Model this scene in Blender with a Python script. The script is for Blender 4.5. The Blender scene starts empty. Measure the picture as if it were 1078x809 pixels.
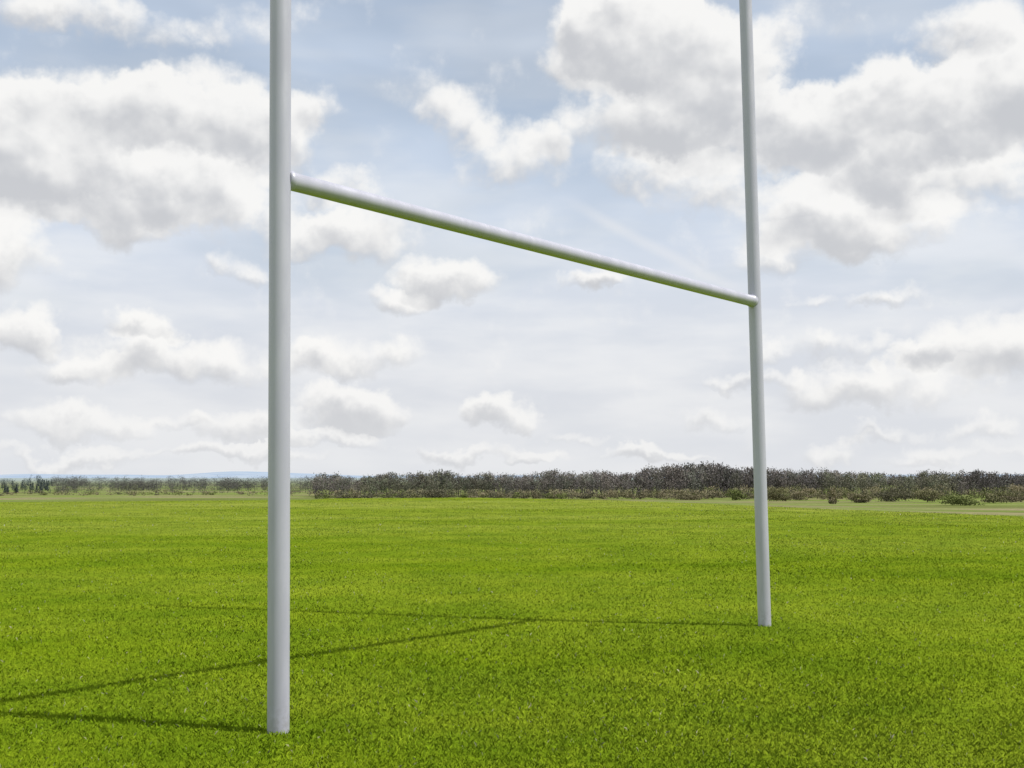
import bpy, math, numpy as np
from mathutils import Vector
rng=np.random.default_rng(7)
scene=bpy.context.scene
scene.view_settings.view_transform='Standard'
scene.view_settings.look='None'
scene.view_settings.exposure=0
EYE=1.4; F=1200.0; HY=502.0
# ---------------------------------------------------------------- camera
cd=bpy.data.cameras.new("camera"); cam=bpy.data.objects.new("camera",cd)
scene.collection.objects.link(cam); scene.camera=cam
cam.location=(0,0,EYE)
PITCH=math.atan((HY-404.5)/F)
cam.rotation_euler=(math.radians(90)+PITCH,0,0)
cd.sensor_width=36; cd.lens=F/1078*36; cd.clip_start=0.05; cd.clip_end=30000
# ---------------------------------------------------------------- sun
tosun=Vector((2.07,-0.57,3.07)).normalized()
ld=bpy.data.lights.new("sun",'SUN'); sun=bpy.data.objects.new("sun",ld)
scene.collection.objects.link(sun)
ld.energy=4.3; ld.angle=math.radians(0.8); ld.color=(1,0.95,0.87)
sun.rotation_euler=tosun.to_track_quat('Z','Y').to_euler()
# ---------------------------------------------------------------- node helper
class NT:
    def __init__(s,tree): s.t=tree; s.n=tree.nodes; s.l=tree.links
    def put(s,sock,v):
        if isinstance(v,bpy.types.NodeSocket): s.l.new(v,sock)
        elif v is not None: sock.default_value=v
    def m(s,op,a,b=None,c=None,clamp=False):
        n=s.n.new('ShaderNodeMath'); n.operation=op; n.use_clamp=clamp
        s.put(n.inputs[0],a)
        if b is not None: s.put(n.inputs[1],b)
        if c is not None: s.put(n.inputs[2],c)
        return n.outputs[0]
    def v(s,op,a,b=None,c=None,out=0):
        n=s.n.new('ShaderNodeVectorMath'); n.operation=op
        s.put(n.inputs[0],a)
        if b is not None: s.put(n.inputs[1],b)
        if c is not None: s.put(n.inputs[2],c)
        return n.outputs[out]
    def noise(s,vec,scale,detail=5,rough=0.55,out=0,lac=2.0,dist=0.0):
        n=s.n.new('ShaderNodeTexNoise'); s.put(n.inputs['Vector'],vec)
        n.inputs['Scale'].default_value=scale; n.inputs['Detail'].default_value=detail
        n.inputs['Roughness'].default_value=rough; n.inputs['Lacunarity'].default_value=lac
        n.inputs['Distortion'].default_value=dist
        return n.outputs[out]
    def mix(s,f,a,b,blend='MIX'):
        n=s.n.new('ShaderNodeMix'); n.data_type='RGBA'; n.blend_type=blend
        s.put(n.inputs[0],f); s.put(n.inputs[6],a); s.put(n.inputs[7],b)
        return n.outputs[2]
    def rng(s,v,a,b,c=0.0,d=1.0,smooth=True):
        n=s.n.new('ShaderNodeMapRange'); n.interpolation_type='SMOOTHSTEP' if smooth else 'LINEAR'
        s.put(n.inputs[0],v)
        for i,x in zip((1,2,3,4),(a,b,c,d)): n.inputs[i].default_value=x
        return n.outputs[0]
    def sep(s,v):
        n=s.n.new('ShaderNodeSeparateXYZ'); s.put(n.inputs[0],v); return n.outputs
    def comb(s,x,y,z):
        n=s.n.new('ShaderNodeCombineXYZ')
        s.put(n.inputs[0],x); s.put(n.inputs[1],y); s.put(n.inputs[2],z); return n.outputs[0]
# ---------------------------------------------------------------- world: hazy sky with cumulus
w=bpy.data.worlds.new("World"); scene.world=w; w.use_nodes=True
w.cycles.sampling_method='NONE'
w.node_tree.nodes.clear(); N=NT(w.node_tree)
tc=N.n.new('ShaderNodeTexCoord'); d=N.v('NORMALIZE',tc.outputs['Generated'])
sky=N.n.new('ShaderNodeTexSky'); sky.sky_type='NISHITA'; sky.sun_disc=False
sky.sun_elevation=math.asin(tosun.z); sky.sun_rotation=math.atan2(tosun.x,tosun.y)
sky.dust_density=2.0; sky.ozone_density=1.2
X,Y,Z=N.sep(d)
az=N.m('ARCTAN2',X,Y)
hl=N.m('SQRT',N.m('ADD',N.m('MULTIPLY',X,X),N.m('MULTIPLY',Y,Y)))
el=N.m('DIVIDE',Z,N.m('MAXIMUM',hl,0.02))
p0=N.comb(az,el,0.0)
w1=N.noise(d,15.0,5,0.6,out=1)
w1=N.v('MULTIPLY',N.v('SUBTRACT',w1,(0.5,0.5,0.5)),(0.10,0.070,0.0))
p=N.v('ADD',p0,w1)
B=[ # upper left mass
(40,150,85,55,1),(120,110,85,42,1),(215,115,90,50,1),(120,185,150,50,.9),(270,140,65,45,.8),(30,205,60,35,.6),(220,215,80,38,.6),(330,110,30,30,.5),
(90,15,130,22,.6),(250,20,60,25,.4),(10,255,45,32,.75),(130,240,60,22,.7),
(330,245,50,25,.7),(395,240,60,35,.75),(360,195,45,18,.6),(255,278,35,14,.5),
# centre wisps
(440,95,38,40,.42),(480,125,48,32,.5),(545,165,58,38,.72),(585,140,30,28,.45),
# upper right mass
(640,50,60,50,1),(700,40,85,60,1.1),(760,60,80,60,1),(690,110,85,50,.9),(750,135,90,45,.8),(740,195,70,30,.6),(650,180,50,25,.4),
(860,130,75,42,.9),(930,100,65,36,1),(1000,120,80,50,1),(1060,100,60,55,.9),(900,165,85,40,.8),(1000,185,90,40,.8),(850,225,90,35,.75),(960,245,90,28,.6),(840,262,100,20,.5),
(1030,35,55,28,.7),(850,20,50,25,.3),
# middle
(475,290,52,24,1.0),(425,312,36,14,.7),(630,290,34,11,.6),(925,318,70,9,.5),(20,335,28,26,.9),(145,335,34,17,.9),(190,372,120,24,.7),(90,388,70,16,.65),
(400,372,70,20,.6),(330,380,40,18,.5),(860,368,60,14,.6),(960,378,30,15,.8),(1040,365,60,32,.8),(930,405,110,24,.75),(780,395,50,10,.5),
# low
(375,428,50,24,1.1),(270,450,60,19,.9),(80,445,60,17,.9),(520,437,42,17,1.0),(340,460,60,9,.7),(870,470,38,13,.9),(670,478,34,9,.9),(560,485,40,7,.8),(480,478,55,8,.8),(250,480,90,8,.8),(60,480,70,8,.7),(740,440,50,12,.5),(1000,475,70,9,.7),
(180,440,40,10,.6),(610,460,40,7,.5),(720,482,40,6,.7),(940,455,50,9,.6),(1050,450,40,12,.7)]
C=None;H=None
cp,sp=math.cos(PITCH),math.sin(PITCH)
def chart(bx,by):
    rx=(bx-539)/F; ry=(404.5-by)/F
    dx,dy,dz=rx,cp-ry*sp,sp+ry*cp
    return math.atan2(dx,dy),dz/math.hypot(dx,dy)
for (bx,by,ra,rb,wt) in B:
    s0,t0=chart(bx,by)
    ia=F/(ra*1.25); ib=F/(rb*1.3)
    q=N.v('MULTIPLY_ADD',p,(ia,ib,0),(-s0*ia,-t0*ib,0))
    qq=N.v('DOT_PRODUCT',q,q,out=1)
    c=N.m('MAXIMUM',N.m('MULTIPLY_ADD',qq,-wt,wt),0.0)
    vy=N.v('DOT_PRODUCT',q,(0.2,1,0),out=1)
    C=c if C is None else N.m('ADD',C,c)
    H=N.m('MULTIPLY',c,vy) if H is None else N.m('MULTIPLY_ADD',c,vy,H)
Hn=N.m('DIVIDE',H,N.m('MAXIMUM',C,0.05))
out1=N.m('MULTIPLY',N.m('SUBTRACT',N.m('ABSOLUTE',az),0.47),8.0,clamp=True)
out2=N.m('MULTIPLY',N.m('SUBTRACT',el,0.46),8.0,clamp=True)
outside=N.m('MAXIMUM',out1,out2)
gen=N.m('MULTIPLY',N.rng(N.noise(N.v('MULTIPLY',d,(1,1,1.8)),4.0,2,0.5),0.42,0.62,0.0,1.0),outside)
C=N.m('ADD',N.m('MINIMUM',C,1.3),gen)
n1=N.noise(d,24.0,6,0.56)
e1=N.noise(d,24.0,3,0.5)
e2=N.noise(N.v('ADD',d,(0.006,0.0,0.013)),24.0,3,0.5)
val=N.m('ADD',N.m('MULTIPLY_ADD',n1,1.5,-0.75),N.m('SUBTRACT',C,0.28))
alpha=N.rng(val,-0.22,0.46)
thick=N.rng(val,0.25,1.2)
emb=N.m('MULTIPLY',N.m('SUBTRACT',e1,e2),1.5)
sh=N.m('ADD',N.m('MULTIPLY_ADD',Hn,0.9,0.72),emb)
sh=N.m('SUBTRACT',sh,N.m('MULTIPLY',thick,0.40))
sh=N.m('ADD',sh,N.m('MULTIPLY_ADD',N.noise(d,8.0,2,0.5),0.9,-0.45))
sh=N.rng(sh,0.0,0.93)
cloud=N.mix(sh,(5.9,6.0,6.25,1),(9.6,9.5,9.3,1))
# clear sky, thin high haze and low veils of stratus
streak=N.noise(N.v('MULTIPLY',d,(1.0,1.0,2.6)),4.0,3,0.5,dist=0.3)
veil=N.noise(N.v('MULTIPLY',d,(1.0,1.0,4.0)),6.0,4,0.5)
hz=N.rng(streak,0.35,0.68,0.0,0.35)
hz=N.m('ADD',N.m('ADD',hz,N.rng(el,0.02,0.36,0.50,0.0)),0.53,clamp=True)
hazec=N.mix(N.rng(el,0.05,0.32),N.mix(N.rng(veil,0.34,0.64),(7.1,7.35,7.85,1),(8.3,8.4,8.6,1)),N.mix(N.rng(veil,0.4,0.65),(6.2,7.1,8.5,1),(7.3,7.9,8.8,1)))
clear=N.mix(hz,N.v('MULTIPLY',sky.outputs[0],(1.25,1.22,1.12)),hazec)
# faint old contrail
sa,ta=chart(585,205); sb,tb=chart(785,312)
Lc=math.hypot(sb-sa,tb-ta); ux_,uy_=(sb-sa)/Lc,(tb-ta)/Lc
pw=N.v('MULTIPLY_ADD',w1,(0.08,0.08,0),p0)
dist_=N.v('DOT_PRODUCT',N.v('SUBTRACT',pw,(sa,ta,0)),(-uy_,ux_,0),out=1)
along=N.v('DOT_PRODUCT',N.v('SUBTRACT',pw,(sa,ta,0)),(ux_/Lc,uy_/Lc,0),out=1)
tr_=N.m('MULTIPLY',N.rng(N.m('ABSOLUTE',dist_),0.0,0.0085,1,0),N.m('MULTIPLY',N.rng(along,-.05,.3),N.rng(along,.8,1.15,1,0)))
clear=N.mix(N.m('MULTIPLY',tr_,0.35),clear,(8.6,8.6,8.7,1))
col=N.mix(N.m('MULTIPLY',alpha,0.93),clear,cloud)
col=N.mix(N.rng(el,-0.01,0.11,0.45,0.0),col,(7.7,7.8,8.0,1))
bg=N.n.new('ShaderNodeBackground'); N.put(bg.inputs[0],col); bg.inputs[1].default_value=0.1
wo=N.n.new('ShaderNodeOutputWorld'); N.l.new(bg.outputs[0],wo.inputs[0])
# ---------------------------------------------------------------- materials
def mat(name):
    m=bpy.data.materials.new(name); m.use_nodes=True; m.node_tree.nodes.clear()
    n=NT(m.node_tree); o=n.n.new('ShaderNodeOutputMaterial'); return m,n,o
def field_tint(n):
    g=n.n.new('ShaderNodeNewGeometry'); pos=g.outputs['Position']
    a=n.rng(n.noise(pos,0.7,5,0.65),0.34,0.66)
    b=n.rng(n.noise(n.v('MULTIPLY',pos,(0.35,1.0,1.0)),0.12,4,0.6),0.38,0.62)
    t=n.mix(a,(0.80,0.86,0.8,1),(1.16,1.10,1.1,1))
    t2=n.mix(b,(0.88,0.92,0.8,1),(1.12,1.06,1.5,1))
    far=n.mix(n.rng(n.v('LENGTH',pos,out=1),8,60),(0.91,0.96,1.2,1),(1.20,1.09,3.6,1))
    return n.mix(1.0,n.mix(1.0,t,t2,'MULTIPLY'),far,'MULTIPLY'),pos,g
gm,n,o=mat("young_grass_blades")
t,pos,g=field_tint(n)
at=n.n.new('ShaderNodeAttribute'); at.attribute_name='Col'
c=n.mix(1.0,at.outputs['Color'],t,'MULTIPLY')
df=n.n.new('ShaderNodeBsdfDiffuse'); n.put(df.inputs[0],c)
nn=n.v('NORMALIZE',n.v('ADD',n.v('MULTIPLY',g.outputs['Normal'],(0.4,0.4,0.4)),(0,0,0.8))); n.put(df.inputs['Normal'],nn)
n.l.new(df.outputs[0],o.inputs[0])
fm,n,o=mat("field_ground")
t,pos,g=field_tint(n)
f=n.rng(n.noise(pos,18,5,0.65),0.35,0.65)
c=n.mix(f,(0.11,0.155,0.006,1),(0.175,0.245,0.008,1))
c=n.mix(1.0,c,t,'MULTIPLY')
bs=n.n.new('ShaderNodeBsdfDiffuse'); n.put(bs.inputs[0],c); n.l.new(bs.outputs[0],o.inputs[0])
cm,n,o=mat("countryside_ground")
g=n.n.new('ShaderNodeNewGeometry'); pos=g.outputs['Position']
a=n.rng(n.noise(n.v('MULTIPLY',pos,(0.25,1.0,1)),0.03,4,0.55),0.42,0.6)
b=n.rng(n.noise(n.v('MULTIPLY',pos,(0.3,1.6,1)),0.05,3,0.6),0.45,0.58)
c=n.mix(a,(0.13,0.15,0.05,1),(0.25,0.22,0.13,1))
c=n.mix(b,c,(0.16,0.22,0.05,1))
ff=n.noise(pos,1.2,5,0.7)
c=n.mix(1.0,c,n.mix(n.rng(ff,.3,.7),(0.65,0.65,0.65,1),(1.15,1.15,1.15,1)),'MULTIPLY')
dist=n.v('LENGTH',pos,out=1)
c=n.mix(n.rng(dist,350,3500,0.0,0.8),c,(0.28,0.33,0.35,1))  # aerial haze painted into the ground colour, stronger with distance
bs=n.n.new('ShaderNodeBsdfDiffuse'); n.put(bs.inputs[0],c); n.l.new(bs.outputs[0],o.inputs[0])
tm,n,o=mat("tree_foliage_and_twigs")
at=n.n.new('ShaderNodeAttribute'); at.attribute_name='Col'
df=n.n.new('ShaderNodeBsdfDiffuse'); n.put(df.inputs[0],at.outputs['Color'])
n.l.new(df.outputs[0],o.inputs[0])
hm,n,o=mat("hazy_hill")
g=n.n.new('ShaderNodeNewGeometry')
c=n.mix(n.rng(n.noise(g.outputs['Position'],0.004,4,0.6),.4,.6),(0.27,0.34,0.44,1),(0.32,0.38,0.46,1))
df=n.n.new('ShaderNodeBsdfDiffuse'); n.put(df.inputs[0],c); n.l.new(df.outputs[0],o.inputs[0])
pm,n,o=mat("painted_steel")
pb=n.n.new('ShaderNodeBsdfPrincipled')
g=n.n.new('ShaderNodeNewGeometry'); pos=g.outputs['Position']
f1=n.rng(n.noise(n.v('MULTIPLY',pos,(1,1,0.25)),9,6,0.6),0.35,0.7)
c=n.mix(f1,(0.415,0.42,0.505,1),(0.455,0.46,0.545,1))
zz=n.sep(pos)[2]
dirt=n.m('MULTIPLY',n.rng(zz,0.0,0.25,1.0,0.0),n.rng(n.noise(pos,30,5,0.7),0.4,0.65))
c=n.mix(n.m('MULTIPLY',dirt,0.3),c,(0.16,0.15,0.10,1))
n.put(pb.inputs['Base Color'],c); n.put(pb.inputs['Roughness'],n.rng(f1,0,1,0.33,0.45)); pb.inputs['Metallic'].default_value=0.15
n.l.new(pb.outputs[0],o.inputs[0])
# ---------------------------------------------------------------- mesh helpers
def mesh_obj(name,V,Fc,m,parent=None,smooth=False,col=None):
    me=bpy.data.meshes.new(name); V=np.asarray(V,dtype=np.float32)
    if isinstance(Fc,np.ndarray):
        k=Fc.shape[1]; me.vertices.add(len(V)); me.vertices.foreach_set('co',V.ravel())
        me.loops.add(Fc.size); me.loops.foreach_set('vertex_index',Fc.ravel().astype(np.int32))
        me.polygons.add(len(Fc)); me.polygons.foreach_set('loop_start',np.arange(0,Fc.size,k,dtype=np.int32))
        me.polygons.foreach_set('loop_total',np.full(len(Fc),k,dtype=np.int32))
        me.update(calc_edges=True)
    else:
        me.from_pydata([tuple(v) for v in V],[],Fc); me.update()
    if col is not None:
        a=me.color_attributes.new('Col','FLOAT_COLOR','POINT')
        a.data.foreach_set('color',np.concatenate([col,np.ones((len(col),1))],1).astype(np.float32).ravel())
    me.polygons.foreach_set('use_smooth',np.full(len(me.polygons),smooth,dtype=bool))
    me.materials.append(m); ob=bpy.data.objects.new(name,me); scene.collection.objects.link(ob)
    if parent: ob.parent=parent
    return ob
# ---------------------------------------------------------------- terrain
def edge_dist(azv):
    px=np.tan(np.clip(azv,-1.2,1.2))*F+539
    y=np.interp(px,[-600,0,330,345,500,640,760,880,1078,1700],[527,526.5,526,524.5,524,526.5,530.5,535,540,546])
    return EYE*F/(y-HY)
def prof(r):
    return np.interp(r,[44,60,100,200,300,450,700,1200,12000],[0,-.47,-1.6,-3.9,-5.35,-6.6,-6.9,-7,-7])
def zc(r,azv):
    D=edge_dist(azv); return prof(r)*np.clip((r-D)/18,0,1)
NA=720; A=np.linspace(-math.pi,math.pi,NA,endpoint=False); D=edge_dist(A)
def polar(R,Zv,name,m):
    K=R.shape[0]; V=np.stack([R*np.sin(A),R*np.cos(A),Zv],-1).reshape(-1,3)
    i=np.arange(K-1)[:,None]*NA; j=np.arange(NA)[None,:]; j2=(j+1)%NA
    Fc=np.stack([i+j,i+NA+j,i+NA+j2,i+j2],-1).reshape(-1,4)[:,::-1]
    return mesh_obj(name,V,Fc,m,smooth=True)
k=np.concatenate([[0.0005],np.geomspace(0.02,1,60)])[:,None]
R=k*D[None,:]
def und(x,y): return 0.012*np.sin(x*0.9+1.3*np.sin(y*0.4))*np.sin(y*0.7+0.5)
def fieldz(R):
    x=R*np.sin(A);y=R*np.cos(A); return und(x,y)*np.clip((D-R)/5,0,1)
polar(R,fieldz(R),"grass_field",fm)
t=np.concatenate([[0],np.geomspace(1,9000,110)])[:,None]
R=D[None,:]+t; ZZ=zc(R,np.broadcast_to(A,R.shape))
polar(R,ZZ,"countryside_ground",cm)
# ---------------------------------------------------------------- grass (one mesh)
NB=800000
azb=rng.uniform(-0.58,0.58,NB); u=rng.uniform(0,1,NB)**1.15
Db=edge_dist(azb)+0.3
r=4.4*np.exp(u*np.log(Db/4.4))
x=r*np.sin(azb); y=r*np.cos(azb)
def vn(x,y,s,seed):
    rs=np.random.default_rng(seed); o=0
    for i in range(9):
        a=rs.uniform(0,6.28); f=s*rs.uniform(.6,1.8); o=o+np.sin((x*np.cos(a)+y*np.sin(a))*f+rs.uniform(0,6.28))
    return o/9*1.8
clump=vn(x,y,5.5,1)*0.45+vn(x,y,14,2)*0.35+vn(x,y,35,5)*0.2
broad=vn(x,y,0.7,3)
def track(ax,ay,bx,by,bend):
    dx,dy=bx-ax,by-ay; L=math.hypot(dx,dy); s=((x-ax)*dx+(y-ay)*dy)/L; dd=((x-ax)*-dy+(y-ay)*dx)/L
    dd=dd-bend*(s/L)**2
    return np.exp(-(dd/0.22)**2)+np.exp(-((dd-1.8)/0.22)**2)
tk=track(-6.5,13.0,3,24,1.0)+track(-7,20.5,8,31,-1.5)+0.9*track(13,17,8,40,1.0)+0.7*track(5,7,14,20,-0.6)+track(-12,30,8,48,1)
tk=np.clip(tk,0,1)*np.clip(0.75+0.5*vn(x,y,2.0,9),0.2,1)
h=(0.026+0.008*clump+0.004*broad)*rng.uniform(0.5,1.3,NB)*(1-0.5*tk)
h=np.maximum(h,0.009)
wd=0.0027*(r/5.0)**0.85*rng.uniform(0.7,1.3,NB)
th=rng.uniform(0,2*np.pi,NB); ph=rng.uniform(0,2*np.pi,NB); lean=rng.uniform(0.1,0.95,NB)
z0=und(x,y)*np.clip((Db-r)/5,0,1)-0.004
ux,uy=np.cos(th)*wd/2,np.sin(th)*wd/2
V=np.empty((NB,4,3))
V[:,0]=np.stack([x-ux,y-uy,z0],-1); V[:,1]=np.stack([x+ux,y+uy,z0],-1)
mx=x+np.cos(ph)*lean*h*0.3; my=y+np.sin(ph)*lean*h*0.3
V[:,2]=np.stack([mx+ux*.85,my+uy*.85,z0+h*0.6],-1)
V[:,3]=np.stack([x+np.cos(ph)*lean*h,y+np.sin(ph)*lean*h,z0+h*(1-0.3*lean**2)],-1)
b0=np.arange(NB)[:,None]*4
Fc=np.concatenate([b0+np.array([[0,1,2]]),b0+np.array([[0,2,3]])],1).reshape(-1,3)
base=np.array([0.178,0.262,0.007]); yel=np.array([0.235,0.312,0.013]); dk=np.array([0.13,0.205,0.007]); dry=np.array([0.36,0.35,0.14])
q=rng.uniform(0,1,NB)[:,None]
col=base*(1-q)+yel*q
q2=(rng.uniform(0,1,NB)<0.2)[:,None]; col=np.where(q2,dk,col)
q3=(rng.uniform(0,1,NB)<0.01)[:,None]; col=np.where(q3,dry,col)
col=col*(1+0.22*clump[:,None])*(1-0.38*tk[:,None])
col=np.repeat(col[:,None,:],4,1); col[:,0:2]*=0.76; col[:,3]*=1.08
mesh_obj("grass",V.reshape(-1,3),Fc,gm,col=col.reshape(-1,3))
# ---------------------------------------------------------------- trees
def tree(Vs,Cs,x,y,z,h,wd,colr,kind,nt,low=0.2):
    def blade(p0,p1,w0,w1,c):
        ax=(p1-p0); a=np.cross(ax,[0.3,0.8,0.1]); a/=np.linalg.norm(a)+1e-9; b=np.cross(ax,a); b/=np.linalg.norm(b)+1e-9
        for e in (a,b):
            Vs.append(np.array([[p0-e*w0,p0+e*w0,p1+e*w1],[p0-e*w0,p1+e*w1,p1-e*w1]]).reshape(-1,3)); Cs.append(np.tile(c,(6,1)))
    base=np.array([x,y,z-0.2]); trunkc=colr*0.8
    if kind!='bush':
        top=base+np.array([rng.normal(0,.2),rng.normal(0,.2),h*0.85]); blade(base,top,0.018*h,0.004*h,trunkc)
        if kind=='bare':
            for i in range(5):
                p0=base+(top-base)*rng.uniform(.25,.7); a=rng.uniform(0,6.28)
                p1=p0+np.array([math.cos(a)*wd*.35,math.sin(a)*wd*.35,h*rng.uniform(.15,.28)]); blade(p0,p1,0.009*h,0.003*h,trunkc)
    nc=9
    cc=rng.uniform(-1,1,(nc,3)); cc[:,:2]*=np.sqrt(np.maximum(.15,1-(cc[:,2:3]*.85)**2))*.75
    if kind=='conifer':
        s=rng.uniform(0,1,nt); rad=(1-s)*wd*.5*rng.uniform(.3,1,nt); a=rng.uniform(0,6.28,nt)
        P=np.stack([x+rad*np.cos(a),y+rad*np.sin(a),z+h*(.05+.92*s)],-1); light=1
    else:
        k=rng.integers(0,nc,nt); P=cc[k]+rng.normal(0,.20,(nt,3))
        lo=low if kind=='bare' else 0.0
        mid=(1+lo)/2; hh=(1-lo)/2
        P=np.stack([x+P[:,0]*wd*.5,y+P[:,1]*wd*.5,z+h*(mid+P[:,2]*hh*.85)],-1)
        P[:,2]=np.maximum(P[:,2],z+rng.uniform(0,.15,nt)*h)
        light=(rng.uniform(.85,1.15,nc))[k]
    dr=rng.normal(0,1,(nt,3))
    if kind=='bare':
        dr=dr*.8+(P-np.array([x,y,z+h*.3]))/h*1.6; dr[:,2]+=.15
    dr/=np.linalg.norm(dr,axis=1)[:,None]
    if kind=='bare': L=h*rng.uniform(.04,.08,nt)[:,None]; W=h*.020
    else: L=rng.uniform(.25,.5,nt)[:,None]; W=.17
    if kind=='conifer': L=L*1.3; W*=1.3
    sd=np.cross(dr,rng.normal(0,1,(nt,3))); sd/=np.linalg.norm(sd,axis=1)[:,None]+1e-6
    T=np.stack([P-sd*W,P+sd*W,P+dr*L],1).reshape(-1,3)
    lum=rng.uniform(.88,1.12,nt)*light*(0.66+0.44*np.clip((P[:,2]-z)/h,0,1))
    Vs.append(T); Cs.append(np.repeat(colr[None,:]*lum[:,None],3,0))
def finish(name,Vs,Cs):
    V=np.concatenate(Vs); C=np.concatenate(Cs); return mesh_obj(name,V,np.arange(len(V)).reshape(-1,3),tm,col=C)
def azpx(px): return math.atan((px-539)/F)
def place(px,r):
    a=azpx(px); rr=r/math.cos(a); return rr*math.sin(a),rr*math.cos(a),float(zc(np.array(rr),np.array(a)))
browns=[np.array(c) for c in ([.150,.128,.112],[.165,.145,.125],[.135,.12,.112],[.155,.145,.115],[.13,.113,.105],[.135,.137,.108])]
Vs=[];Cs=[]
for row in range(6):
    for px in np.arange(334,1250,6.0):
        pxx=px+rng.normal(0,3); r=440+row*9+rng.normal(0,3)
        hy=np.interp(pxx,[335,420,560,640,690,740,830,860,1078,1400],[8.2,8.8,9.0,9.4,11.4,12.3,10.8,9.2,9.3,9.5])
        hy*=1+.06*math.sin(pxx*.045)+.05*math.sin(pxx*.11+1)
        X,Y_,Zz=place(pxx,r); hh=hy*rng.uniform(.9,1.04)*r/445*.97
        if row==0: hh*=rng.uniform(.55,.9)
        patch=1+.22*math.sin(pxx*.021+row*.6)+.12*math.sin(pxx*.07+row)
        c=browns[rng.integers(0,6)]*rng.uniform(.9,1.1)*patch
        if math.sin(pxx*.013+2)>.6 and row<3: c=c*np.array([1.0,1.08,.85])
        c=c+np.array([.012,.016,.022])  # bluish grey haze added straight to the tree colour
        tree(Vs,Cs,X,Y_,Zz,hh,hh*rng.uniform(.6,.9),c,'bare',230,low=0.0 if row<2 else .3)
finish("bare_woodland",Vs,Cs)
Vs=[];Cs=[]
oliv=[np.array(c) for c in ([.17,.165,.09],[.20,.18,.115],[.13,.125,.085],[.16,.185,.07],[.24,.21,.14])]
for i in range(320):
    px=rng.uniform(335,1250); r=rng.uniform(365,432); X,Y_,Zz=place(px,r); hh=rng.uniform(1.2,3.8)*(1.3 if px>700 else .9)
    tree(Vs,Cs,X,Y_,Zz,hh,hh*rng.uniform(1.4,3.0),oliv[rng.integers(0,5)],'bush',190)
finish("woodland_edge_scrub",Vs,Cs)
Vs=[];Cs=[]
for r0,num in ((560,150),(680,190),(820,190),(1000,170)):
    gx=rng.uniform(-250,345,14)
    for i in range(num):
        px=rng.uniform(-250,345) if rng.uniform()<.55 else gx[rng.integers(0,14)]+rng.normal(0,9)
        if px>345: continue
        r=r0+rng.normal(0,12)
        X,Y_,Zz=place(px,r); hh=rng.uniform(4.0,6.6)*(r/600)**.75*(0.8 if r0==560 else 1)
        dark=px<58
        c=(np.array([.07,.08,.075]) if dark else browns[rng.integers(0,6)]*.78)+np.array([.012,.025,.036])*(r/900)  # last term paints distance haze into the tree colours
        tree(Vs,Cs,X,Y_,Zz,hh,hh*(.6 if dark else rng.uniform(1.0,1.8)),c,'conifer' if dark and rng.uniform()<.3 else 'bare',170,low=0)
for i in range(90):
    px=rng.uniform(-250,345); X,Y_,Zz=place(px,rng.uniform(480,540)); hh=rng.uniform(1,2.2)
    tree(Vs,Cs,X,Y_,Zz,hh,hh*3,oliv[rng.integers(0,5)],'bush',90)
finish("distant_hedgerow_trees",Vs,Cs)
for (px,r,hh,ww,c) in ((1012,250,2.2,14,3),(1045,300,2.6,9,0),(875,270,3.4,2.8,4),(940,330,3.8,13,2),(818,330,4.0,9,0),(455,380,3.0,18,2),(720,360,3.2,14,1),(1070,330,4.5,10,4),(905,300,2.4,6,1),(975,310,3.0,7,0),(845,350,3.4,8,4),(775,350,3.2,7,3)):
    Vs=[];Cs=[]; X,Y_,Zz=place(px,r)
    tree(Vs,Cs,X,Y_,Zz,hh,ww,oliv[c],'bush',int(500+110*ww)); finish("bush",Vs,Cs)
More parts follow.
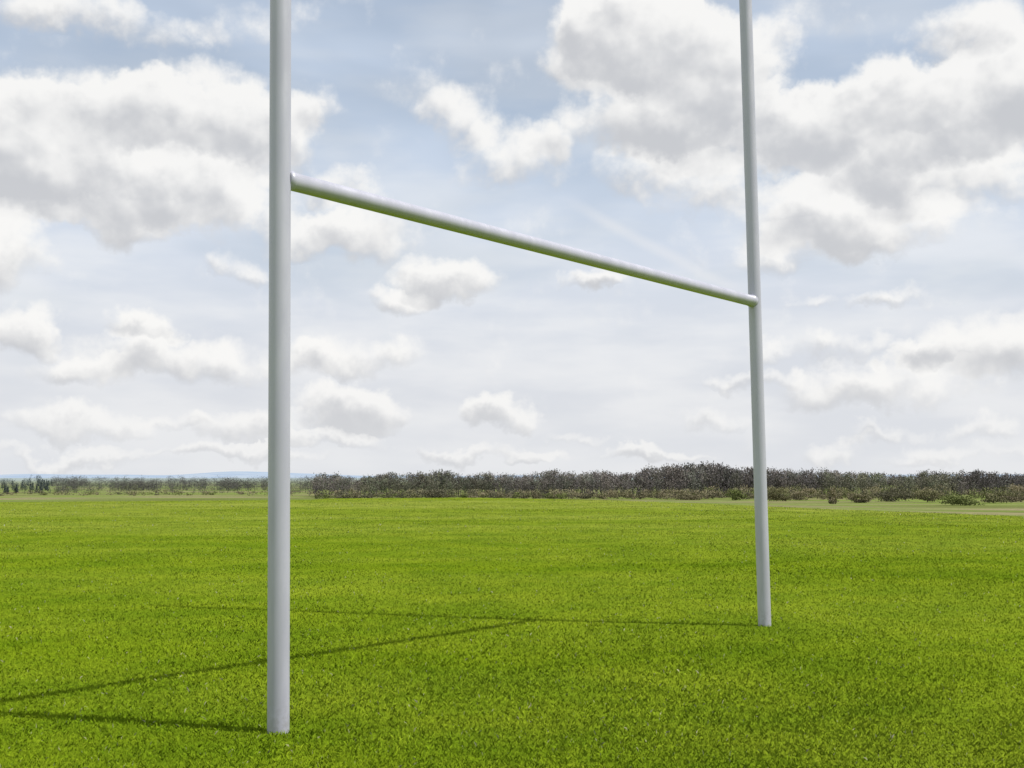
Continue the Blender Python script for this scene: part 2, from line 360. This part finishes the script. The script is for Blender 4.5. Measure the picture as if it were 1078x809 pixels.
# ---------------------------------------------------------------- far hills
def hill(px0,px1,dist,hfun):
    P=[];n_=80
    for i in range(n_+1):
        px=px0+(px1-px0)*i/n_; a=azpx(px)
        for (dr,k) in ((0,0),(300,.6),(700,1),(1600,.6),(2400,0)):
            P.append(((dist+dr)*math.tan(a),dist+dr,-7.5+hfun(px)*k))
    Fc=[(i*5+j,(i+1)*5+j,(i+1)*5+j+1,i*5+j+1) for i in range(n_) for j in range(4)]
    return mesh_obj("hills",P,Fc,hm,smooth=True)
hill(-700,700,6500,lambda px:(16+26*math.exp(-((px-265)/65)**2)+9*math.exp(-((px-60)/70)**2)+2.5*math.sin(px*.06))*max(0,min(1,(px+700)/100,(700-px)/100)))
hill(600,2000,7200,lambda px:(22+4*math.sin(px*.02))*max(0,min(1,(px-600)/100,(2000-px)/100)))
# ---------------------------------------------------------------- rugby posts
goal=bpy.data.objects.new("rugby_goal_posts",None); scene.collection.objects.link(goal)
LEAN=-0.0133
def ring_pipe(name,p0,p1,rings,seg=48):
    p0=Vector(p0);p1=Vector(p1);ax=(p1-p0);L=ax.length;ax.normalize()
    a=ax.orthogonal().normalized();b=ax.cross(a)
    full=[rings[0]]
    for (s0,r0),(s1,r1) in zip(rings[:-1],rings[1:]):
        nn=max(1,int((s1-s0)/0.35))
        for i in range(1,nn+1): full.append((s0+(s1-s0)*i/nn,r0+(r1-r0)*i/nn))
    V=[];Fc=[]
    for (s,rr) in full:
        for i in range(seg):
            an=2*math.pi*i/seg; V.append(p0+ax*s+(a*math.cos(an)+b*math.sin(an))*rr)
    K=len(full)
    for kk in range(K-1):
        for i in range(seg):
            j=(i+1)%seg; Fc.append((kk*seg+i,kk*seg+j,(kk+1)*seg+j,(kk+1)*seg+i))
    Fc.append(tuple(range(seg))[::-1]); Fc.append(tuple((K-1)*seg+i for i in range(seg)))
    ob=mesh_obj(name,V,Fc,pm,goal)
    for pl in ob.data.polygons: pl.use_smooth=len(pl.vertices)==4
    return ob
LF=(-1.280,6.377); RF=(2.366,10.82); HT=9.0; RP=0.0605
def at(f,z): return Vector((f[0]+LEAN*z,f[1],z))
for nm,f in (("near_upright",LF),("far_upright",RF)):
    L=(at(f,HT)-at(f,-0.4)).length
    ring_pipe(nm,at(f,-0.4),at(f,HT),[(0,RP),(L-0.03,RP),(L-0.025,RP*1.04),(L-.006,RP*1.04),(L,RP*.9)])
a0=at(LF,3.093);a1=at(RF,3.07);dr=(a1-a0).normalized(); RB=0.053
c0=a0+dr*0.035;c1=a1-dr*0.035;L=(c1-c0).length
ring_pipe("crossbar",c0,c1,[(0,RB+.006),(.040,RB+.006),(.046,RB+.0035),(.050,RB),(L-.050,RB),(L-.046,RB+.0035),(L-.040,RB+.006),(L,RB+.006)])
